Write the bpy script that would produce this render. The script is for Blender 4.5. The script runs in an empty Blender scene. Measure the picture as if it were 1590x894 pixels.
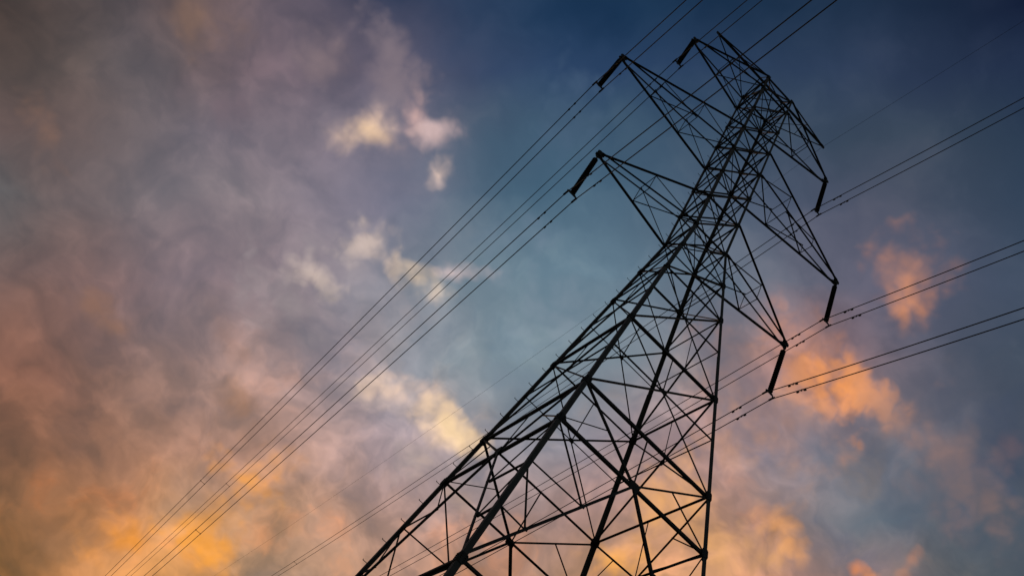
import bpy, bmesh, math, random
from mathutils import Vector, Matrix, noise

random.seed(7)
S = bpy.context.scene
COL = S.collection
R = math.radians

# ------------------------------------------------------------------ camera
GZ = 36.34                                   # height of the tower's waist above the ground
cam_d = bpy.data.cameras.new("camera")
cam_d.sensor_width = 36.0
cam_d.lens = 36.0 * 1509.165 / 1590.0
cam_d.clip_start = 0.1
cam_d.clip_end = 20000.0
cam = bpy.data.objects.new("camera", cam_d)
COL.objects.link(cam)
CX = Vector((0.70723762, -0.58523447, 0.39663026))      # right
CYd = Vector((0.68828806, 0.44183561, -0.57536149))     # down
CF = Vector((0.161476, 0.67991316, 0.71529266))         # forward
m = Matrix((CX, -CYd, -CF)).transposed().to_4x4()
m.translation = Vector((-11.44915, -23.61526, GZ - 34.7393))
cam.matrix_world = m
S.camera = cam

# ------------------------------------------------------------------ view
S.view_settings.view_transform = 'Standard'
S.view_settings.look = 'None'
S.view_settings.exposure = 0.0
S.view_settings.gamma = 1.0
S.render.engine = 'CYCLES'

# ------------------------------------------------------------------ world: dusk sky with broken sunset cloud
def lin(c):
    o = []
    for v in c:
        v = v / 255.0
        o.append(v / 12.92 if v <= 0.04045 else ((v + 0.055) / 1.055) ** 2.4)
    return o

W = bpy.data.worlds.new("World")
S.world = W
W.use_nodes = True
nt = W.node_tree
nt.nodes.clear()
L = nt.links

def sock(n, v, i):
    s = n.inputs[i]
    if hasattr(v, 'is_output'):
        L.new(v, s)
    elif v is not None:
        s.default_value = v

def M(op, a, b=None, c=None, clamp=False):
    n = nt.nodes.new('ShaderNodeMath'); n.operation = op; n.use_clamp = clamp
    sock(n, a, 0)
    if b is not None: sock(n, b, 1)
    if c is not None: sock(n, c, 2)
    return n.outputs[0]

def V(op, a, b=None, scale=None):
    n = nt.nodes.new('ShaderNodeVectorMath'); n.operation = op
    sock(n, a, 0)
    if b is not None: sock(n, b, 1)
    if scale is not None: sock(n, scale, 3)
    return n.outputs['Value'] if op in ('DOT_PRODUCT', 'LENGTH', 'DISTANCE') else n.outputs[0]

def smooth(x, lo, hi, a=0.0, b=1.0, mode='SMOOTHSTEP'):
    n = nt.nodes.new('ShaderNodeMapRange'); n.interpolation_type = mode
    n.clamp = True
    sock(n, x, 0); sock(n, lo, 1); sock(n, hi, 2); sock(n, a, 3); sock(n, b, 4)
    return n.outputs[0]

def mix(f, a, b, mode='MIX'):
    n = nt.nodes.new('ShaderNodeMix'); n.data_type = 'RGBA'; n.blend_type = mode
    n.clamp_factor = True
    sock(n, f, 0)
    for v, i in ((a, 6), (b, 7)):
        if hasattr(v, 'is_output'): L.new(v, n.inputs[i])
        else: n.inputs[i].default_value = (*v, 1.0)
    return n.outputs[2]

def comb(x, y, z=0.0):
    n = nt.nodes.new('ShaderNodeCombineXYZ')
    sock(n, x, 0); sock(n, y, 1); sock(n, z, 2)
    return n.outputs[0]

def fbm(vec, scale, detail=5.0, rough=0.55, dist=0.0, color=False):
    n = nt.nodes.new('ShaderNodeTexNoise'); n.noise_dimensions = '3D'
    L.new(vec, n.inputs['Vector'])
    n.inputs['Scale'].default_value = scale
    n.inputs['Detail'].default_value = detail
    n.inputs['Roughness'].default_value = rough
    n.inputs['Distortion'].default_value = dist
    return n.outputs[1] if color else n.outputs[0]

tc = nt.nodes.new('ShaderNodeTexCoord')
D = V('NORMALIZE', tc.outputs['Generated'])
# chart of the part of the sky to the north where the sunset cloud stands (directions, fixed to the compass)
AX, AY, AF = tuple(CX), tuple(CYd), tuple(CF)
dF = V('DOT_PRODUCT', D, AF)
dFc = M('MAXIMUM', dF, 0.25)
s0 = M('DIVIDE', V('DOT_PRODUCT', D, AX), dFc)
t0 = M('DIVIDE', V('DOT_PRODUCT', D, AY), dFc)
st0 = comb(s0, t0)

# slow wander + finer curl so that the cloud edges are uneven
wn = V('SUBTRACT', fbm(D, 5.5, 3.0, 0.55, 0.3, True), (0.5, 0.5, 0.5))
wn2 = V('SUBTRACT', fbm(D, 19.0, 3.0, 0.55, 0.1, True), (0.5, 0.5, 0.5))
st = V('ADD', V('ADD', st0, V('SCALE', wn, scale=0.11)), V('SCALE', wn2, scale=0.026))
sep = nt.nodes.new('ShaderNodeSeparateXYZ'); L.new(st, sep.inputs[0])
s, t = sep.outputs[0], sep.outputs[1]

FP = 1509.165
def ss(x): return (x - 795.0) / FP
def tt(y): return (y - 447.0) / FP
KP = 0.85
p = M('MULTIPLY_ADD', s, FP / 1590.0 * KP, 0.5)
def pp(x): return 0.5 + ss(x) * FP / 1590.0 * KP

ROWS = [
 (0,   [(0,(74,62,58)),(120,(78,70,70)),(200,(78,73,79)),(300,(108,88,84)),(400,(108,95,103)),(500,(66,68,88)),(600,(50,60,85)),(700,(44,62,90)),(800,(34,57,86)),(900,(24,50,80)),(1050,(24,47,74)),(1200,(28,49,74)),(1400,(32,46,68)),(1590,(16,26,50))]),
 (100, [(0,(86,73,69)),(110,(90,80,78)),(200,(86,82,88)),(300,(98,87,90)),(400,(116,99,106)),(500,(104,95,108)),(600,(86,84,104)),(700,(60,73,100)),(800,(45,66,97)),(900,(40,63,95)),(1000,(38,60,91)),(1200,(44,62,88)),(1400,(46,58,82)),(1590,(28,42,67))]),
 (200, [(0,(92,78,77)),(100,(110,93,90)),(200,(108,99,102)),(300,(107,100,109)),(400,(118,107,115)),(500,(118,110,122)),(600,(106,104,122)),(700,(72,83,109)),(800,(59,81,110)),(900,(58,82,111)),(1050,(50,72,102)),(1300,(59,71,94)),(1450,(54,66,90)),(1590,(42,58,85))]),
 (300, [(0,(84,85,88)),(90,(98,85,85)),(200,(114,104,107)),(300,(118,110,116)),(400,(126,116,122)),(500,(124,117,130)),(600,(108,110,130)),(700,(82,99,124)),(800,(68,95,122)),(900,(68,96,124)),(1050,(66,88,115)),(1300,(75,79,99)),(1450,(65,74,97)),(1590,(49,65,92))]),
 (440, [(0,(98,86,83)),(70,(112,95,90)),(150,(120,101,97)),(250,(122,112,115)),(350,(129,118,121)),(450,(145,132,134)),(560,(130,131,143)),(700,(112,125,143)),(800,(106,129,150)),(900,(100,125,148)),(1050,(95,115,138)),(1250,(97,97,112)),(1420,(92,92,112)),(1590,(58,74,99))]),
 (570, [(0,(120,88,71)),(100,(121,91,76)),(200,(131,109,97)),(300,(138,118,109)),(400,(147,128,118)),(500,(150,140,142)),(600,(141,141,152)),(750,(122,138,153)),(850,(124,140,155)),(1000,(126,138,155)),(1150,(143,124,124)),(1280,(160,124,112)),(1400,(88,91,108)),(1590,(62,75,97))]),
 (700, [(0,(128,95,73)),(100,(138,105,83)),(200,(145,113,90)),(300,(144,118,101)),(400,(158,128,108)),(500,(160,140,130)),(600,(163,149,146)),(750,(147,142,147)),(900,(141,142,154)),(1030,(166,141,133)),(1150,(152,137,139)),(1250,(116,121,135)),(1400,(106,105,116)),(1590,(72,80,95))]),
 (800, [(0,(130,98,66)),(100,(150,112,78)),(190,(172,125,82)),(280,(165,134,100)),(360,(166,134,100)),(480,(164,136,113)),(600,(160,138,127)),(750,(155,141,136)),(850,(168,141,127)),(950,(172,146,136)),(1070,(205,158,122)),(1170,(166,138,126)),(1290,(108,118,134)),(1400,(95,105,118)),(1590,(75,85,98))]),
 (894, [(0,(124,92,53)),(100,(160,118,76)),(200,(178,134,82)),(290,(196,145,84)),(380,(165,139,110)),(500,(165,138,111)),(650,(160,131,112)),(800,(176,144,120)),(900,(196,153,114)),(1050,(222,168,118)),(1150,(200,150,116)),(1250,(148,125,114)),(1350,(128,114,110)),(1450,(90,95,100)),(1590,(78,86,95))]),
]
def row_ramp(stops, y):
    # clear-sky tones lower down a little greener, low cloud a little redder than first read
    stops = [(x, tuple(v * 1.05 for v in c)) if x <= 400 and y <= 600 else (x, c) for x, c in stops]
    if y >= 200: stops = [(x, (c[0], c[1] + 1, c[2] - 5) if c[2] - c[0] > 25 else c) for x, c in stops]
    if y >= 440: stops = [(x, (c[0] * 1.03, c[1] * .98, c[2]) if c[0] - c[2] > 5 else c) for x, c in stops]
    n = nt.nodes.new('ShaderNodeValToRGB')
    cr = n.color_ramp; cr.interpolation = 'B_SPLINE'
    L.new(p, n.inputs[0])
    cr.elements[0].position = pp(stops[0][0]); cr.elements[0].color = (*lin(stops[0][1]), 1)
    cr.elements[1].position = pp(stops[-1][0]); cr.elements[1].color = (*lin(stops[-1][1]), 1)
    for x, c in stops[1:-1]:
        e = cr.elements.new(pp(x)); e.color = (*lin(c), 1)
    return n.outputs[0]
base = None
for i, (y, st_) in enumerate(ROWS):
    r = row_ramp(st_, y)
    base = r if base is None else mix(smooth(t, tt(ROWS[i - 1][0]), tt(y), mode='LINEAR'), base, r)

# how much cloud there is: warm or grey parts of the base are cloud, blue parts are gaps
sepc = nt.nodes.new('ShaderNodeSeparateColor'); L.new(base, sepc.inputs[0])
cover = smooth(M('DIVIDE', sepc.outputs[0], M('ADD', sepc.outputs[2], 0.004)), 0.30, 0.95)
# cloud texture: streaky veil, billows lit from the sunset side, curdled detail
mp = nt.nodes.new('ShaderNodeMapping'); mp.vector_type = 'TEXTURE'
mp.inputs['Rotation'].default_value = (0, 0, R(52)); mp.inputs['Scale'].default_value = (1.9, 1.0, 1.0)
L.new(V('ADD', st, (3.1, 1.7, 0.4)), mp.inputs['Vector'])
stm = mp.outputs[0]
n1 = fbm(stm, 6.0, 5.0, 0.50, 0.15)
n1s = fbm(V('ADD', stm, (0.020, -0.016, 0.0)), 6.0, 5.0, 0.50, 0.15)
st2 = V('ADD', V('ADD', st, V('SCALE', wn2, scale=0.03)), (7.3, 2.2, 0.0))
n2 = fbm(st2, 15.0, 4.0, 0.52, 0.1)
n2s = fbm(V('ADD', st2, (0.004, 0.011, 0.0)), 15.0, 4.0, 0.52, 0.1)
relief = M('ADD', M('MULTIPLY', M('SUBTRACT', n1, n1s), 1.25), M('MULTIPLY', M('SUBTRACT', n2, n2s), 0.55))
lump = smooth(M('MULTIPLY_ADD', n2, 0.45, M('MULTIPLY', n1, 0.75)), 0.555, 0.665, -0.5, 0.5)
body = M('ADD', M('MULTIPLY', lump, 0.13), M('ADD', M('MULTIPLY', M('SUBTRACT', n1, 0.5), 0.75), M('MULTIPLY', M('SUBTRACT', n2, 0.5), 0.28)))
amp = M('MULTIPLY', smooth(cover, 0.0, 1.0, 0.6, 1.0, 'LINEAR'), smooth(t, tt(150), tt(700), 0.8, 1.05))
lum = M('MULTIPLY', M('ADD', body, M('MULTIPLY', relief, cover)), amp)
def tone(k): return M('MAXIMUM', M('MULTIPLY_ADD', lum, k, 1.05), 0.35)
veil = mix(1.0, base, comb(tone(1.15), tone(0.92), tone(0.74)), 'MULTIPLY')
# orange lit crests, stronger towards the horizon side of the chart
n3 = fbm(V('ADD', V('ADD', st, V('SCALE', wn2, scale=0.03)), (1.3, 5.2, 0.9)), 9.0, 5.0, 0.54, 0.2)
n3r = M('MULTIPLY_ADD', relief, 0.30, n3)
low = smooth(t, tt(330), tt(880), 0.0, 1.0)
crest = M('MULTIPLY', M('MULTIPLY', smooth(n3r, 0.52, 0.72), low), M('MULTIPLY', cover, 0.52))
sky_c = mix(crest, veil, mix(1.0, veil, (1.55, 1.03, 0.62), 'MULTIPLY'))
grey = M('MULTIPLY', M('MULTIPLY', smooth(n3r, 0.50, 0.32), low), 0.45)
sky_c = mix(grey, sky_c, mix(1.0, sky_c, (0.82, 0.94, 1.16), 'MULTIPLY'))
# thin pale wisps across the blue gaps
wis = M('MULTIPLY', smooth(M('ADD', M('MULTIPLY', n2, 0.6), M('MULTIPLY', n1, 0.4)), 0.50, 0.70), M('MULTIPLY', M('SUBTRACT', 1.0, cover), 0.30))
sky_c = mix(wis, sky_c, mix(1.0, sky_c, (1.75, 1.45, 1.25), 'MULTIPLY'))

# separate cloud puffs: (x, y, rx, ry, tilt, colour, strength, noise amount, edge softness)
def lumps(vec, scale, mean):
    n = nt.nodes.new('ShaderNodeTexVoronoi'); n.voronoi_dimensions = '2D'; n.feature = 'F1'
    n.inputs['Scale'].default_value = scale
    L.new(vec, n.inputs['Vector'])
    return M('MULTIPLY', M('SUBTRACT', mean, n.outputs['Distance']), 0.45)
vst = V('ADD', st0, V('SCALE', wn2, scale=0.05))
puffl = M('ADD', lumps(vst, 30.0, 0.42), lumps(V('ADD', vst, (5.0, 3.0, 0.0)), 58.0, 0.42))
puffn = M('ADD', fbm(D, 24.0, 3.0, 0.52, 0.0), M('MULTIPLY', puffl, 0.45))
puffm = fbm(V('ADD', D, (4.0, 1.0, 2.0)), 10.0, 3.0, 0.55, 0.3)
nmix = M('SUBTRACT', M('ADD', M('MULTIPLY', puffn, 0.55), M('MULTIPLY', puffm, 0.45)), 0.5)
stp = V('ADD', V('ADD', st0, V('SCALE', wn, scale=0.02)), V('SCALE', wn2, scale=0.014))
PUFF_R, PUFF_N, PUFF_S = 1.35, 2.4, 1.5
PUFFS = [
 (508, 92, 58, 46, 20, (138,120,124), .75, 1.1, .9),
 (608, 130, 58, 84, -22, (134,120,128), .75, 1.1, .6),
 (600, 195, 105, 62, 12, (138,128,138), .8, 1.1, .9),
 (568, 200, 54, 38, -10, (214,182,154), .9, 1.0, .8),
 (566, 202, 36, 26, 0, (242,204,152), .85, .8, .9),
 (641, 182, 24, 42, 5, (214,174,154), .85, .8, .8),
 (668, 208, 40, 28, 15, (202,174,160), .9, .8, .6),
 (676, 270, 22, 34, 20, (222,192,164), .92, 1.0, .8),
 (310, 25, 60, 45, 30, (140,110,94), .55, 1.5, .9),
 (68, 205, 26, 50, -35, (150,112,92), .5, 1.5, 1.0),
 (335, 158, 50, 30, 20, (124,106,114), .5, 1.5, .9),
 (490, 424, 50, 22, 28, (224,200,174), .85, 1.5, .8),
 (510, 450, 36, 20, 40, (196,178,166), .6, 2.0, .8),
 (558, 380, 56, 26, -22, (220,196,170), .85, 1.4, .9),
 (604, 406, 54, 24, 40, (222,198,174), .85, 1.5, .9),
 (642, 430, 60, 26, 28, (244,216,174), .95, 1.3, .8),
 (705, 425, 50, 16, 2, (214,188,172), .75, 1.4, .9),
 (560, 425, 120, 52, 25, (162,152,156), .55, 1.8, .9),
 (455, 470, 90, 60, 20, (160,148,150), .5, 1.8, .9),
 (420, 745, 40, 46, 55, (222,150,78), .7, 1.6, .9),
 (392, 752, 64, 26, 40, (240,160,76), .9, 1.5, .8),
 (440, 800, 50, 26, 45, (196,144,92), .6, 1.7, .9),
 (190, 840, 52, 36, 10, (238,152,66), .92, 1.5, .8),
 (312, 858, 66, 44, 30, (246,162,66), .95, 1.4, .7),
 (330, 800, 40, 34, -40, (214,146,78), .65, 1.5, .9),
 (376, 612, 30, 66, -25, (190,138,104), .45, 1.6, 1.0),
 (362, 535, 20, 60, -20, (160,122,106), .4, 1.5, 1.0),
 (160, 492, 60, 22, 42, (156,114,90), .5, 1.6, 1.0),
 (594, 606, 56, 34, 12, (210,184,162), .85, 1.4, .7),
 (590, 598, 40, 20, 8, (240,206,168), .85, 1.4, .8),
 (697, 668, 52, 34, 30, (236,200,156), .95, .9, .5),
 (706, 668, 44, 28, 30, (255,220,158), .97, 1.0, .8),
 (640, 718, 60, 34, 30, (184,166,158), .6, 1.6, .9),
 (700, 765, 60, 24, 40, (190,158,134), .55, 1.6, .9),
 (1418, 440, 64, 62, 30, (178,126,106), .85, 1.3, .9),
 (1416, 462, 44, 30, -20, (214,142,102), .8, 1.4, .9),
 (1275, 570, 130, 60, 35, (206,140,108), .85, 1.4, .9),
 (1298, 604, 86, 48, 25, (248,158,88), .97, 1.5, .65),
 (1378, 645, 90, 40, 40, (178,134,116), .7, 1.5, .9),
 (1180, 560, 110, 60, 20, (176,134,120), .6, 1.5, .9),
 (1225, 640, 120, 60, 10, (184,142,126), .65, 1.5, .9),
 (1470, 710, 130, 70, 40, (130,110,110), .65, 1.5, .9),
 (1535, 775, 50, 34, 50, (132,108,102), .5, 1.5, 1.0),
 (1570, 692, 26, 40, 10, (110,92,98), .6, 1.4, .9),
 (1125, 690, 44, 80, -10, (200,152,128), .65, 1.5, .9),
 (1216, 826, 70, 28, 45, (238,166,104), .9, 1.6, .9),
 (1180, 760, 50, 40, 20, (166,142,136), .5, 1.5, .9),
 (1120, 865, 90, 55, 10, (226,168,116), .8, 1.4, .9),
 (1060, 800, 66, 70, 15, (244,178,112), .85, 1.3, .9),
 (955, 868, 60, 38, 0, (250,176,92), .85, 1.4, .7),
 (1060, 560, 44, 24, 15, (176,162,160), .55, 1.6, .9),
 (1328, 884, 19, 16, 0, (214,138,98), .92, 1.1, .5),
 (1345, 905, 26, 20, 20, (216,140,92), .9, 1.3, .6),
 (1412, 872, 18, 26, 30, (176,126,104), .7, 1.5, .7),
 (1400, 900, 26, 20, 0, (190,132,102), .7, 1.5, .8),
 (830, 470, 90, 50, 10, (138,150,164), .4, 1.8, .9),
 (800, 370, 60, 36, 0, (112,130,150), .35, 1.8, .9),
 (870, 180, 60, 60, 0, (76,98,124), .45, 1.9, .9),
 (840, 110, 50, 60, 20, (66,88,116), .4, 1.9, .9),
]
for ip, (x, y, rx, ry, tilt, c, k, na, soft) in enumerate(PUFFS):
    if c[0] > 200 and c[2] > 145: c = (c[0], c[1] + 1, c[2] + 13)
    if ip % 5 == 0:      # (a vanishing term that makes the shader work through the puffs in turn)
        g_ = nt.nodes.new('ShaderNodeVectorMath'); g_.operation = 'MULTIPLY_ADD'
        L.new(sky_c, g_.inputs[0]); g_.inputs[1].default_value = (1e-7, 1e-7, 1e-7); L.new(stp, g_.inputs[2])
        stp = g_.outputs[0]
    mpn = nt.nodes.new('ShaderNodeMapping'); mpn.vector_type = 'TEXTURE'
    L.new(stp, mpn.inputs['Vector'])
    mpn.inputs['Location'].default_value = (ss(x), tt(y), 0)
    mpn.inputs['Rotation'].default_value = (0, 0, R(tilt))
    mpn.inputs['Scale'].default_value = (rx * PUFF_R / FP, ry * PUFF_R / FP, 1.0)
    r2 = V('LENGTH', mpn.outputs[0])
    h = M('SUBTRACT', M('MULTIPLY', nmix, na * PUFF_N), r2)
    sky_c = mix(smooth(h, -1.0, -1.0 + soft * PUFF_S, 0.0, k), sky_c, lin(c))

# the puffs are billowed too: brighter lit folds, duller shaded ones
sepp = nt.nodes.new('ShaderNodeSeparateColor'); L.new(sky_c, sepp.inputs[0])
prel = M('ADD', M('MULTIPLY', relief, 0.8), M('MULTIPLY', M('SUBTRACT', n2, 0.5), 0.7))
pk_ = M('MULTIPLY_ADD', prel, smooth(sepp.outputs[0], 0.16, 0.5), 1.0)
sky_c = mix(1.0, sky_c, comb(pk_, pk_, pk_), 'MULTIPLY')

# everywhere else: a Nishita dusk sky under a thin uneven cloud veil
sky = nt.nodes.new('ShaderNodeTexSky'); sky.sky_type = 'NISHITA'; sky.sun_disc = False
SUN_EL, SUN_AZ = 3.0, 12.0            # low sun behind the cloud, beyond the tower
sky.sun_elevation = R(SUN_EL); sky.sun_rotation = R(SUN_AZ)
sky.air_density = 1.2; sky.dust_density = 2.0; sky.ozone_density = 2.0
nish = V('SCALE', sky.outputs[0], scale=0.8)
n4 = fbm(D, 3.2, 3.0, 0.6, 0.4)
other = mix(smooth(n4, 0.42, 0.65, 0.0, 0.6), nish, (0.9, 0.78, 0.8))
wF = smooth(dF, 0.62, 0.80)
final = mix(wF, other, V('SCALE', sky_c, scale=10.0))
bg = nt.nodes.new('ShaderNodeBackground'); L.new(final, bg.inputs[0]); bg.inputs[1].default_value = 0.1
wo = nt.nodes.new('ShaderNodeOutputWorld'); L.new(bg.outputs[0], wo.inputs[0])

# ------------------------------------------------------------------ sun (veiled, almost set)
sd = bpy.data.lights.new("sun", 'SUN'); sd.energy = 0.4; sd.angle = R(10); sd.color = (1.0, 0.62, 0.36)
so = bpy.data.objects.new("sun", sd); COL.objects.link(so)
az = R(SUN_AZ)
sdir = Vector((math.sin(az) * math.cos(R(SUN_EL)), math.cos(az) * math.cos(R(SUN_EL)), math.sin(R(SUN_EL))))
so.rotation_euler = sdir.to_track_quat('Z', 'Y').to_euler()
so.location = sdir * 300

# ------------------------------------------------------------------ materials
def material(name, col, rough=0.7, metal=0.0, var=0.3, scale=6.0, col2=None, bump=0.0):
    m = bpy.data.materials.new(name); m.use_nodes = True
    n = m.node_tree.nodes; l = m.node_tree.links
    b = n['Principled BSDF']
    b.inputs['Roughness'].default_value = rough; b.inputs['Metallic'].default_value = metal
    tcn = n.new('ShaderNodeTexCoord')
    nz = n.new('ShaderNodeTexNoise'); nz.inputs['Scale'].default_value = scale; nz.inputs['Detail'].default_value = 6; nz.inputs['Roughness'].default_value = .65
    l.new(tcn.outputs['Object'], nz.inputs['Vector'])
    cr = rn = n.new('ShaderNodeValToRGB')
    c2 = col2 or tuple(min(1, v * (1 + var)) for v in col); c1 = tuple(v * (1 - var) for v in col)
    cr = cr.color_ramp
    cr.elements[0].position = .32; cr.elements[1].position = .68
    cr.elements[0].color = (*c1, 1); cr.elements[1].color = (*c2, 1)
    l.new(nz.outputs[0], rn.inputs[0]); l.new(rn.outputs[0], b.inputs['Base Color'])
    if bump:
        bp = n.new('ShaderNodeBump'); bp.inputs['Strength'].default_value = bump
        l.new(nz.outputs[0], bp.inputs['Height']); l.new(bp.outputs[0], b.inputs['Normal'])
    return m
LIT_LEG_STEEL = material('weathered_steel_lit_legs', (0.085, 0.078, 0.067), .7, 0.0, .35, 2.0)  # lighter than the other steel: skylight on the legs put into the colour
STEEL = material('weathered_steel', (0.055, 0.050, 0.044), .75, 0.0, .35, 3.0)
PORCELAIN = material('glazed_porcelain', (0.022, 0.016, 0.014), .6, 0.0, .2, 8.0)
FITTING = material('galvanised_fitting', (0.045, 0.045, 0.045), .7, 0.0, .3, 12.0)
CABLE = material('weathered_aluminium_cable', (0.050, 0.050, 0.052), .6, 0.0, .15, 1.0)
CONCRETE = material('concrete', (0.28, 0.27, 0.25), .9, 0.0, .2, 5.0, bump=.2)
GRASS = material('rough_grass', (0.045, 0.055, 0.022), .95, 0.0, .5, 0.35, (0.09, 0.085, 0.035), .5)

# ------------------------------------------------------------------ helpers
def ob(name, bm, mat, origin, parent=None, smooth_=False):
    """link bm (world coordinates) as one mesh whose origin is `origin`"""
    me = bpy.data.meshes.new(name)
    bmesh.ops.recalc_face_normals(bm, faces=bm.faces)
    bm.transform(Matrix.Translation(-Vector(origin)))
    bm.to_mesh(me); bm.free()
    me.materials.append(mat)
    if smooth_:
        for f in me.polygons: f.use_smooth = True
    o = bpy.data.objects.new(name, me); COL.objects.link(o)
    if parent is not None: o.parent = parent
    else: o.location = origin
    return o

def empty(name, loc, label, cat, group=None):
    o = bpy.data.objects.new(name, None); COL.objects.link(o)
    o.location = loc; o.empty_display_size = .3
    return tag(o, label, cat, group)

def tag(o, label, cat, group=None):
    o['label'] = label; o['category'] = cat
    if group: o['group'] = group
    return o

def angle_iron(bm, a, b, w, u, v, t=None, jit=0.004):
    """L-section steel angle from a to b; u, v = directions of its two flanges"""
    a = Vector(a); b = Vector(b)
    ax = (b - a).normalized()
    j = Vector((random.uniform(-jit, jit), random.uniform(-jit, jit), random.uniform(-jit, jit)))
    a = a + j; b = b + j
    u = Vector(u); v = Vector(v)
    u = (u - ax * u.dot(ax)).normalized()
    v = v - ax * v.dot(ax); v = (v - u * v.dot(u)).normalized()
    t = t or max(.010, w * .11)
    prof = [(0, 0), (w, 0), (w, t), (t, t), (t, w), (0, w)]
    r0 = [bm.verts.new(a + u * x + v * y) for x, y in prof]
    r1 = [bm.verts.new(b + u * x + v * y) for x, y in prof]
    n = len(prof)
    for i in range(n):
        bm.faces.new((r0[i], r0[(i + 1) % n], r1[(i + 1) % n], r1[i]))
    bm.faces.new(r0); bm.faces.new(r1)

def brace(bm, a, b, w, nrm, inset=0.0):
    """angle lying in the face with outward normal nrm, second flange turned inwards"""
    a = Vector(a); b = Vector(b); nrm = Vector(nrm)
    ax = (b - a).normalized()
    u = nrm.cross(ax).normalized()
    off = -u * (w * .5) - nrm * inset
    angle_iron(bm, a + off, b + off, w, u, -nrm)

def plate(bm, c, u, v, su, sv, th, cut=.3):
    """bevel-cornered plate centred on c in the plane of u, v"""
    c = Vector(c); u = Vector(u).normalized(); v = Vector(v); v = (v - u * v.dot(u)).normalized()
    n = u.cross(v)
    k = 1 - cut
    pr = [(k, 1), (-k, 1), (-1, k), (-1, -k), (-k, -1), (k, -1), (1, -k), (1, k)]
    c = c + n * random.uniform(-.003, .003)
    f = [bm.verts.new(c + u * (x * su) + v * (y * sv) + n * th * .5) for x, y in pr]
    g = [bm.verts.new(c + u * (x * su) + v * (y * sv) - n * th * .5) for x, y in pr]
    bm.faces.new(f); bm.faces.new(g[::-1])
    for i in range(8):
        bm.faces.new((f[i], f[(i + 1) % 8], g[(i + 1) % 8], g[i]))

def tube(bm, pts, r, seg=8):
    pts = [Vector(q) for q in pts]
    rings = []
    for i, q in enumerate(pts):
        d = (pts[min(i + 1, len(pts) - 1)] - pts[max(i - 1, 0)]).normalized()
        x = d.cross(Vector((0, 0, 1)))
        if x.length < 1e-3: x = d.cross(Vector((1, 0, 0)))
        x.normalize(); y = d.cross(x)
        rings.append([bm.verts.new(q + (x * math.cos(k * 2 * math.pi / seg) + y * math.sin(k * 2 * math.pi / seg)) * r) for k in range(seg)])
    for A, B in zip(rings, rings[1:]):
        for k in range(seg):
            bm.faces.new((A[k], A[(k + 1) % seg], B[(k + 1) % seg], B[k]))
    bm.faces.new(rings[0][::-1]); bm.faces.new(rings[-1])

def lathe(bm, a, axis, prof, seg=16):
    """profile of (distance along axis, radius) turned about axis from point a"""
    a = Vector(a); axis = Vector(axis).normalized()
    x = axis.cross(Vector((0.3, 1, 0.2))).normalized(); y = axis.cross(x)
    rings = [[bm.verts.new(a + axis * h + (x * math.cos(k * 2 * math.pi / seg) + y * math.sin(k * 2 * math.pi / seg)) * r) for k in range(seg)] for h, r in prof]
    for A, B in zip(rings, rings[1:]):
        for k in range(seg):
            bm.faces.new((A[k], A[(k + 1) % seg], B[(k + 1) % seg], B[k]))
    bm.faces.new(rings[0][::-1]); bm.faces.new(rings[-1])

# ------------------------------------------------------------------ ground
bm = bmesh.new()
N = 48; EXT = 9000.0
grid = []
for i in range(N + 1):
    row = []
    for j in range(N + 1):
        fx = (i / N * 2 - 1); fy = (j / N * 2 - 1)
        x = EXT * fx * abs(fx) ** 1.6; y = EXT * fy * abs(fy) ** 1.6
        r = math.hypot(x, y)
        h = 0.0 if r < 45 else noise.noise(Vector((x * .004, y * .004, 0))) * min(6.0, (r - 45) * .02)
        row.append(bm.verts.new((x, y, h - .0)))
    grid.append(row)
for i in range(N):
    for j in range(N):
        bm.faces.new((grid[i][j], grid[i + 1][j], grid[i + 1][j + 1], grid[i][j + 1]))
g = ob('ground', bm, GRASS, (0, 0, 0), smooth_=True)
g['kind'] = 'structure'

# ------------------------------------------------------------------ the tower
SL = 0.14137
LEGS = {'A': (-1, 1), 'B': (-1, -1), 'C': (1, 1), 'D': (1, -1)}
FACES = [('A', 'B', (-1, 0, 0)), ('B', 'D', (0, -1, 0)), ('D', 'C', (1, 0, 0)), ('C', 'A', (0, 1, 0))]
def P(leg, z):
    sx, sy = LEGS[leg]
    w = 1 - .0016 * z if z > 0 else 1 - SL * z
    return Vector((sx * w, sy * w, z + GZ))

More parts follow.
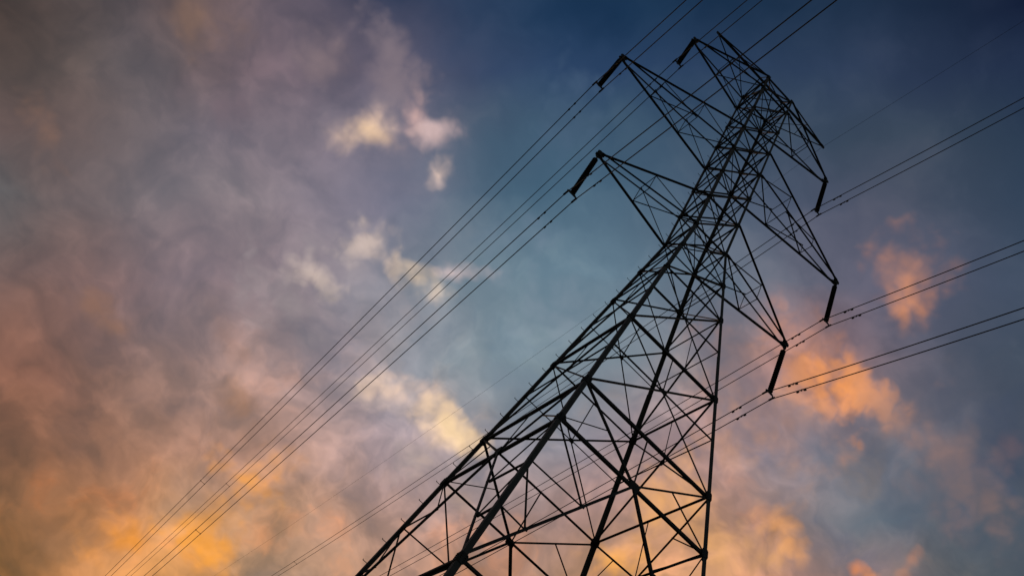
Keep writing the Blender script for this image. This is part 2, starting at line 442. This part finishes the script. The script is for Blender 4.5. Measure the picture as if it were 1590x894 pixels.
tower = empty('transmission_tower', (0, 0, 0),
              'tall dark steel lattice pylon with six crossarms against the sunset sky', 'pylon')
O0 = (0, 0, 0)
UP = [0, 2.369, 4.726, 7.015, 9.18, 11.45, 13.78, 15.10]
LOW = [0, -2.25, -4.5, -9.0, -13.5, -15.75]
KN = -22.2
legs = {}
for k, (sx, sy) in LEGS.items():
    bm = bmesh.new()
    u = (-sx, 0, 0); v = (0, -sy, 0)
    secs = [(-GZ, KN, .175), (KN, -13.5, .162), (-13.5, -6.75, .155), (-6.75, 0, .14), (0, 7.015, .125), (7.015, 15.18, .108)]
    for z0, z1, w in secs:
        angle_iron(bm, P(k, z0), P(k, z1), w, u, v, t=w * .12, jit=0.0)
    # splice plates where one length of angle meets the next
    legs[k] = ob('leg', bm, LIT_LEG_STEEL, O0, tower)
    for z in [KN, -15.75, -13.5, -9.0, -4.5, -2.25] + UP:
        gm = bmesh.new()
        big = .17 if z < -10 else (.15 if z < -1 else .12)
        pz = P(k, z); ax = (P(k, z + .5) - P(k, z - .5)).normalized()
        for n in ((sx, 0, 0), (0, sy, 0)):
            n = Vector(n)
            inward = Vector((0, -sy, 0)) if n.x else Vector((-sx, 0, 0))
            pc = pz + inward * big * .55 + n * .012
            plate(gm, pc, ax, inward, big, big * .72, .014)
            for bu in (-.6, -.2, .2, .6):
                for bv in (-.38, .38):
                    lathe(gm, pc + ax * big * bu + inward * big * bv + n * .004, n, [(0, .017), (.024, .017), (.026, .010)], 6)
        ob('gusset_plate', gm, STEEL, O0, legs[k])
    fm = bmesh.new()
    b = P(k, -GZ)
    pr = [(-.9, .72), (.12, .62), (.18, .42), (.34, .36), (.36, .30)]
    lathe(fm, (b.x, b.y, 0), (0, 0, 1), pr, 24)
    ob('concrete_footing', fm, CONCRETE, O0, tower)
# climbing bolts on one leg
z = -32.5
while z < 14.8:
    p0 = P('A', z)
    bm = bmesh.new()
    q = p0 + Vector((.03, -.05, 0))
    tube(bm, [q, q + Vector((-.20, 0, .0))], .011, 6)
    tube(bm, [q + Vector((-.20, 0, 0)), q + Vector((-.205, 0, .035))], .013, 6)
    ob('step_bolt', bm, STEEL, O0, legs['A'])
    z += .92

def panel(draw_main, struts=(), seconds=()):
    """one storey of one face: the main diagonals, its horizontal struts and each secondary brace"""
    bm = bmesh.new(); draw_main(bm)
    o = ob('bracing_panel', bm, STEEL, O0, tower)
    for nm_, lst in (('horizontal_strut', struts), ('secondary_brace', seconds)):
        for p0, p1, w, n, ins in lst:
            bm = bmesh.new(); brace(bm, p0, p1, w, n, ins); ob(nm_, bm, STEEL, O0, o)
    return o

def lerp(a, b, t): return a + (b - a) * t
for a, b, n in FACES:
    nv = Vector(n); up = Vector((0, 0, 1)); side = nv.cross(up)
    # slim body: one cross per storey
    for z0, z1 in zip(UP, UP[1:]):
        def main(bm):
            brace(bm, P(a, z0), P(b, z1), .060, n, .01)
            brace(bm, P(b, z0), P(a, z1), .060, n, .08)
        arm_level = z1 in (2.369, 7.015, 9.18, 13.78, 15.10)
        panel(main, [(P(a, z1), P(b, z1), .078 if arm_level else .05, n, .03)])
    # splayed body
    for z1, z0 in zip(LOW, LOW[1:]):
        if z0 in (-2.25, -4.5):
            def main(bm):
                brace(bm, P(a, z0), P(b, z1), .054, n, .01)
                brace(bm, P(b, z0), P(a, z1), .054, n, .07)
            panel(main, [(P(a, z1), P(b, z1), .07 if z1 == 0 else .045, n, .03)])
        elif z0 in (-9.0, -13.5):
            w0 = 1 - SL * z0; w1 = 1 - SL * z1
            zc = z0 + (z1 - z0) * w0 / (w0 + w1)                 # where the diagonals cross
            cpt = (P(a, zc) + P(b, zc)) * .5
            def main(bm):
                brace(bm, P(a, z0), P(b, z1), .06, n, .01)
                brace(bm, P(b, z0), P(a, z1), .06, n, .075)
                plate(bm, cpt - nv * .05, up, side, .10, .10, .012)
            panel(main, [(P(a, z1), P(b, z1), .095 if z1 < -5 else .055, n, .03)],
                  [(P(a, zc), cpt, .045, n, .05), (cpt, P(b, zc), .045, n, .05),
                   ((P(a, z1) + P(b, z1)) * .5, cpt, .034, n, .05)])
        else:
            mid = (P(a, z0) + P(b, z0)) * .5
            def main(bm):
                brace(bm, P(a, z1), mid, .07, n, .02); brace(bm, P(b, z1), mid, .07, n, .02)
                plate(bm, mid - nv * .02, up, side, .15, .18, .014)
            panel(main, [(P(a, z1), P(b, z1), .10, n, .05), (P(a, z0), P(b, z0), .10, n, .05)],
                  [((P(a, z1) + P(b, z1)) * .5, mid, .04, n, .06)] +
                  [(lerp(P(l_, z1), mid, .5), P(l_, z0), .036, n, .06) for l_ in (a, b)])
    # big inverted V below the belt, with its zigzag of secondary members
    z1, z0 = LOW[-1], KN
    mid = (P(a, z1) + P(b, z1)) * .5
    sec = []
    pts = []
    for l_ in (a, b):
        k1 = lerp(mid, P(l_, z0), .34); k2 = lerp(mid, P(l_, z0), .67)
        l1 = P(l_, lerp(z1, z0, .345)); l2 = P(l_, lerp(z1, z0, .66))
        sec += [(P(l_, z1), k1, .042, n, .06), (k1, l1, .055, n, .07), (l1, k2, .042, n, .06), (k2, l2, .055, n, .07)]
        pts += [k1, k2]
    def main(bm):
        for l_ in (a, b): brace(bm, mid, P(l_, z0), .088, n, .02)
        for k_ in pts: plate(bm, k_ - nv * .03, up, side, .06, .06, .01)
    panel(main, [(P(a, z0), P(b, z0), .08, n, .05)], sec)
    # leg extension down to the footings
    mid2 = (P(a, KN) + P(b, KN)) * .5
    def main(bm):
        for l_ in (a, b): brace(bm, mid2, P(l_, -GZ + .8), .088, n, .02)
    panel(main)

# plan bracing
for z, both in ((0, True), (2.369, False), (4.726, False), (7.015, True), (9.18, False), (13.78, True), (15.10, False)):
    for e0, e1, w, ins in (('A', 'D', .055, .02), ('B', 'C', .042, .09))[:2 if both else 1]:
        bm = bmesh.new()
        brace(bm, P(e0, z), P(e1, z), w, (0, 0, 1), ins)
        ob('plan_brace', bm, STEEL, O0, tower)

# ------------------------------------------------------------------ crossarms
ARMS = [('lower', 0.0, 2.369, 5.9445, -.132, 1), ('middle', 7.015, 9.18, 7.7212, 6.888, 2), ('upper', 13.78, 15.10, 5.2415, 13.59, 1)]
def crossarm(sx, zb, zt, length, ztip, stations):
    F, B = ('A', 'B') if sx < 0 else ('C', 'D')
    tip = Vector((sx * length, 0, ztip + GZ))
    fr = [i / (stations + 1) for i in range(1, stations + 1)]
    wl = .105
    cb = {}
    web = bmesh.new()
    for leg, sy in ((F, 1), (B, -1)):
        lo, hi = P(leg, zb), P(leg, zt)
        tl = tip + Vector((0, sy * .09, .03)); th = tip + Vector((0, sy * .09, -.01))
        cb[leg] = (lo, tl, hi, th, sy)
    for leg in (F, B):
        lo, tl, hi, th, sy = cb[leg]
        n = Vector((0, sy, 0))
        pl, ph = lo, hi
        for f in fr:
            l_, h_ = lerp(lo, tl, f), lerp(hi, th, f)
            brace(web, l_, h_, .032, n, .04)
            brace(web, pl, h_, .04, n, .05)
            pl, ph = l_, h_
    loF, tlF = cb[F][0], cb[F][1]; loB, tlB = cb[B][0], cb[B][1]
    pf, pb = loF, loB
    for f in fr:
        qf, qb = lerp(loF, tlF, f), lerp(loB, tlB, f)
        brace(web, qf, qb, .036, (0, 0, -1), .03)
        brace(web, qf, pb, .05, (0, 0, -1), .05)
        pf, pb = qf, qb
    hF, hB = lerp(cb[F][2], cb[F][3], fr[0]), lerp(cb[B][2], cb[B][3], fr[0])
    brace(web, hF, hB, .034, (0, 0, 1), .03)
    arm = ob('crossarm', web, STEEL, O0, tower)
    for leg in (F, B):
        lo, tl, hi, th, sy = cb[leg]
        bm = bmesh.new(); angle_iron(bm, lo, tl, .085, (0, sy, 0), (0, 0, 1), jit=.002); ob('bottom_chord', bm, STEEL, O0, arm)
        bm = bmesh.new(); angle_iron(bm, hi, th, .075, (0, sy, 0), (0, 0, -1), jit=.002); ob('top_chord', bm, STEEL, O0, arm)
    bm = bmesh.new()
    for sy in (-1, 1):
        plate(bm, tip + Vector((sx * .03, sy * .075, 0)), (sx, 0, 0), (0, 0, 1), .19, .15, .016, .5)
    plate(bm, tip + Vector((sx * .08, 0, -.16)), (sx, 0, 0), (0, 0, 1), .10, .14, .03, .4)
    plate(bm, tip + Vector((sx * .10, 0, .0)), (0, 1, 0), (0, 0, 1), .11, .13, .014, .3)
    ob('tip_plate', bm, STEEL, O0, arm)
    return tip
TIPS = {}
for sx in (-1, 1):
    for nm, zb, zt, ln, ztip, stn in ARMS:
        TIPS[(sx, nm)] = crossarm(sx, zb, zt, ln, ztip, stn)

# earth-wire peaks and the ridge beam that joins them
PK, ZP = 4.3588, 16.285
for sx in (-1, 1):
    F, B = ('A', 'B') if sx < 0 else ('C', 'D')
    tip = Vector((sx * PK, 0, ZP + GZ))
    post = Vector((sx * 1.0, 0, ZP + GZ))
    web = bmesh.new()
    for leg, sy in ((F, 1), (B, -1)):
        m1 = lerp(P(leg, 15.1), tip, .5); r1 = lerp(post, tip, .5)
        brace(web, m1, r1, .036, (0, 0, 1), .02)
        brace(web, P(leg, 15.1), r1, .036, (0, 0, 1), .03)
        brace(web, P(leg, 15.1), post, .055, (sx, 0, 0), .02)
    pk = ob('earth_wire_peak', web, STEEL, O0, tower)
    for leg, sy in ((F, 1), (B, -1)):
        bm = bmesh.new(); angle_iron(bm, P(leg, 15.1), tip + Vector((0, sy * .04, -.05)), .06, (0, -sy, 0), (0, 0, 1), jit=.002)
        ob('bottom_chord', bm, STEEL, O0, pk)
    bm = bmesh.new()
    plate(bm, tip + Vector((0, 0, -.03)), (sx, 0, 0), (0, 0, 1), .16, .13, .03, .4)
    ob('tip_plate', bm, STEEL, O0, pk)
bm = bmesh.new()
for sy in (-1, 1):
    angle_iron(bm, Vector((-PK, sy * .012, ZP + GZ)), Vector((PK, sy * .012, ZP + GZ)), .06, (0, sy, 0), (0, 0, -1), jit=0)
for sx in (-1, 1):
    for leg in 'ABCD':
        if LEGS[leg][0] * sx < 0:
            brace(bm, P(leg, 15.1), Vector((sx * .1 * -1, 0, ZP + GZ)), .05, (0, 0, 1), .04)
ob('ridge_beam', bm, STEEL, O0, tower)

# ------------------------------------------------------------------ insulator strings and conductors
CFAR, CNEAR, BF, BN = .04314, -.02214, .00044, .00152
BUND = {  # z, slope far, slope near, dx, spacing
 (-1, 'lower'):  (-3.6948, -.01996, -.2322, -.06095, .4507),
 (-1, 'middle'): (3.5204, -.03633, -.25216, -.12812, .4328),
 (-1, 'upper'):  (10.4668, -.01679, -.2532, -.09976, .4476),
 (1, 'lower'):   (-3.6385, -.03931, -.25706, .0532, .4078),
 (1, 'middle'):  (3.5462, -.01595, -.24939, .12027, .4370),
 (1, 'upper'):   (10.4233, -.01174, -.246, .13172, .4108),
}
SIDE = {-1: 'left', 1: 'right'}
def wire_pt(x, z, af, an, y):
    a = abs(y)
    if y > 0: return Vector((x + CFAR * a, y, z + af * a + BF * a * a))
    return Vector((x + CNEAR * a, y, z + an * a + BN * a * a))

# one disc mesh shared by all strings
dm = bmesh.new()
lathe(dm, (0, 0, 0), (0, 0, -1), [(0, .045), (.035, .052), (.05, .075), (.072, .118), (.098, .127), (.108, .121), (.104, .10), (.112, .085), (.106, .06), (.118, .03), (.150, .028)], 20)
disc_me = bpy.data.meshes.new('insulator_disc'); bmesh.ops.recalc_face_normals(dm, faces=dm.faces); dm.to_mesh(disc_me); dm.free()
disc_me.materials.append(PORCELAIN)
for f in disc_me.polygons: f.use_smooth = True

wanted = {'lower': 'lowest', 'middle': 'longest, middle', 'upper': 'topmost'}
for (sx, nm), (zc, af, an, dx, sp) in BUND.items():
    tip = TIPS[(sx, nm)]
    xc = tip.x + dx
    bot = Vector((xc, 0, zc + GZ + .16))
    top = tip + Vector((sx * .08, 0, -.26))
    ax = (bot - top); Ltot = ax.length; ax.normalize()
    root = empty('insulator_string', top,
        'dark ribbed insulator string hanging from the tip of the %s crossarm on the %s' % (wanted[nm], SIDE[sx]),
        'insulator', 'insulator strings under the crossarms')
    nd = 19; pitch = .150
    body = nd * pitch
    gap = Ltot - body
    bm = bmesh.new()
    tube(bm, [top + Vector((0, 0, .10)), top + ax * (gap * .62)], .018, 8)
    lathe(bm, top - ax * .03, ax, [(0, .02), (.015, .04), (.06, .04), (.075, .02)], 10)
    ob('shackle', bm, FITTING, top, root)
    rot = Vector((0, 0, -1)).rotation_difference(ax)
    for k in range(nd):
        o = bpy.data.objects.new('insulator_disc', disc_me); COL.objects.link(o); o.parent = root
        o.location = ax * (gap * .62 + k * pitch)
        o.rotation_mode = 'QUATERNION'; o.rotation_quaternion = rot
    yk = top + ax * (gap * .62 + body)
    bm = bmesh.new()
    h = sp * .5
    # triangular yoke plate in the x-z plane
    pts = [(-.05, .06), (.05, .06), (h + .03, -.05), (h + .03, -.11), (-h - .03, -.11), (-h - .03, -.05)]
    fr_ = [bm.verts.new(yk + Vector((x, .011, z_))) for x, z_ in pts]; bk_ = [bm.verts.new(yk + Vector((x, -.011, z_))) for x, z_ in pts]
    bm.faces.new(fr_); bm.faces.new(bk_[::-1])
    for i in range(6): bm.faces.new((fr_[i], fr_[(i + 1) % 6], bk_[(i + 1) % 6], bk_[i]))
    yo = ob('yoke_plate', bm, FITTING, top, root)
    for e in (-1, 1):
        x = xc + e * h
        cpos = Vector((x, 0, zc + GZ))
        bm = bmesh.new()
        tube(bm, [yk + Vector((e * h, 0, -.08)), cpos + Vector((0, 0, .02))], .02, 8)
        cl = [cpos + Vector((0, y_, .015 - abs(y_) * .12)) for y_ in (-.16, -.08, 0, .08, .16)]
        tube(bm, cl, .042, 10)
        ob('suspension_clamp', bm, FITTING, top, root)
        # the conductor itself
        ys = [-165 + 3 * i for i in range(50)] + [-15 + .75 * i for i in range(20)] + [0, .5, 1, 1.5, 2, 3, 4] + [5 + 2.5 * i for i in range(99)]
        bm = bmesh.new()
        tube(bm, [wire_pt(x, zc + GZ, af, an, y) for y in ys], .021, 8)
        inner = (e * sx < 0)
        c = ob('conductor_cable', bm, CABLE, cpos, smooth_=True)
        tag(c, '%s cable of the twin pair carried by the %s crossarm on the %s' %
            ('tower-side' if inner else 'outer', wanted[nm], SIDE[sx]), 'power cable', 'power cables strung from the pylon')
        for y in (-1.75, 1.75) if e > 0 else (-1.65, 1.65):
            q = wire_pt(x, zc + GZ, af, an, y); d = (wire_pt(x, zc + GZ, af, an, y + .1) - q).normalized()
            bm = bmesh.new()
            low = q + Vector((0, 0, -.085))
            tube(bm, [q + Vector((0, 0, .03)), low], .022, 8)
            tube(bm, [low - d * .24, low + Vector((0, 0, .012)), low + d * .24], .008, 6)
            for k in (-1, 1):
                lathe(bm, low + d * k * .15, d * k, [(0, .02), (.01, .036), (.11, .042), (.13, .026)], 10)
            ob('vibration_damper', bm, FITTING, cpos, c)
    # spacers that keep the pair apart further down the span
    for y in {(-1, 'lower'): (45,), (-1, 'middle'): (52, ), (-1, 'upper'): (66,), (1, 'upper'): (70,), (1, 'middle'): (), (1, 'lower'): ()}[(sx, nm)]:
        a = wire_pt(xc - h, zc + GZ, af, an, y); b = wire_pt(xc + h, zc + GZ, af, an, y)
        bm = bmesh.new(); tube(bm, [a, b], .016, 8)
        spc = ob('cable_spacer', bm, FITTING, (a + b) * .5)
        tag(spc, 'small spacer bar clamped between the twin cables of the %s crossarm on the %s' % (wanted[nm], SIDE[sx]), 'cable spacer', 'spacers between twin cables')
        for q in (a, b):
            cm = bmesh.new(); tube(cm, [q + Vector((0, -.05, 0)), q + Vector((0, .05, 0))], .036, 10)
            ob('clamp', cm, FITTING, (a + b) * .5, spc)

# the single thin earth wire from the right-hand peak
tip = Vector((PK, 0, ZP + GZ - .17))
bm = bmesh.new()
ys = [-165 + 3 * i for i in range(50)] + [-15 + .75 * i for i in range(20)] + [0, .5, 1, 2, 3, 4] + [5 + 2.5 * i for i in range(99)]
AEF, BEF, AEN, BEN = -.135, .0008, -.12, .0015
def ew_pt(y):
    a_ = abs(y)
    return Vector((tip.x, y, tip.z + (AEF * a_ + BEF * a_ * a_ if y > 0 else AEN * a_ + BEN * a_ * a_)))
tube(bm, [ew_pt(y) for y in ys], .0068, 6)
ew = ob('earth_wire', bm, CABLE, tip, smooth_=True)
tag(ew, 'very thin single earth wire running over the topmost right peak of the pylon', 'earth wire')
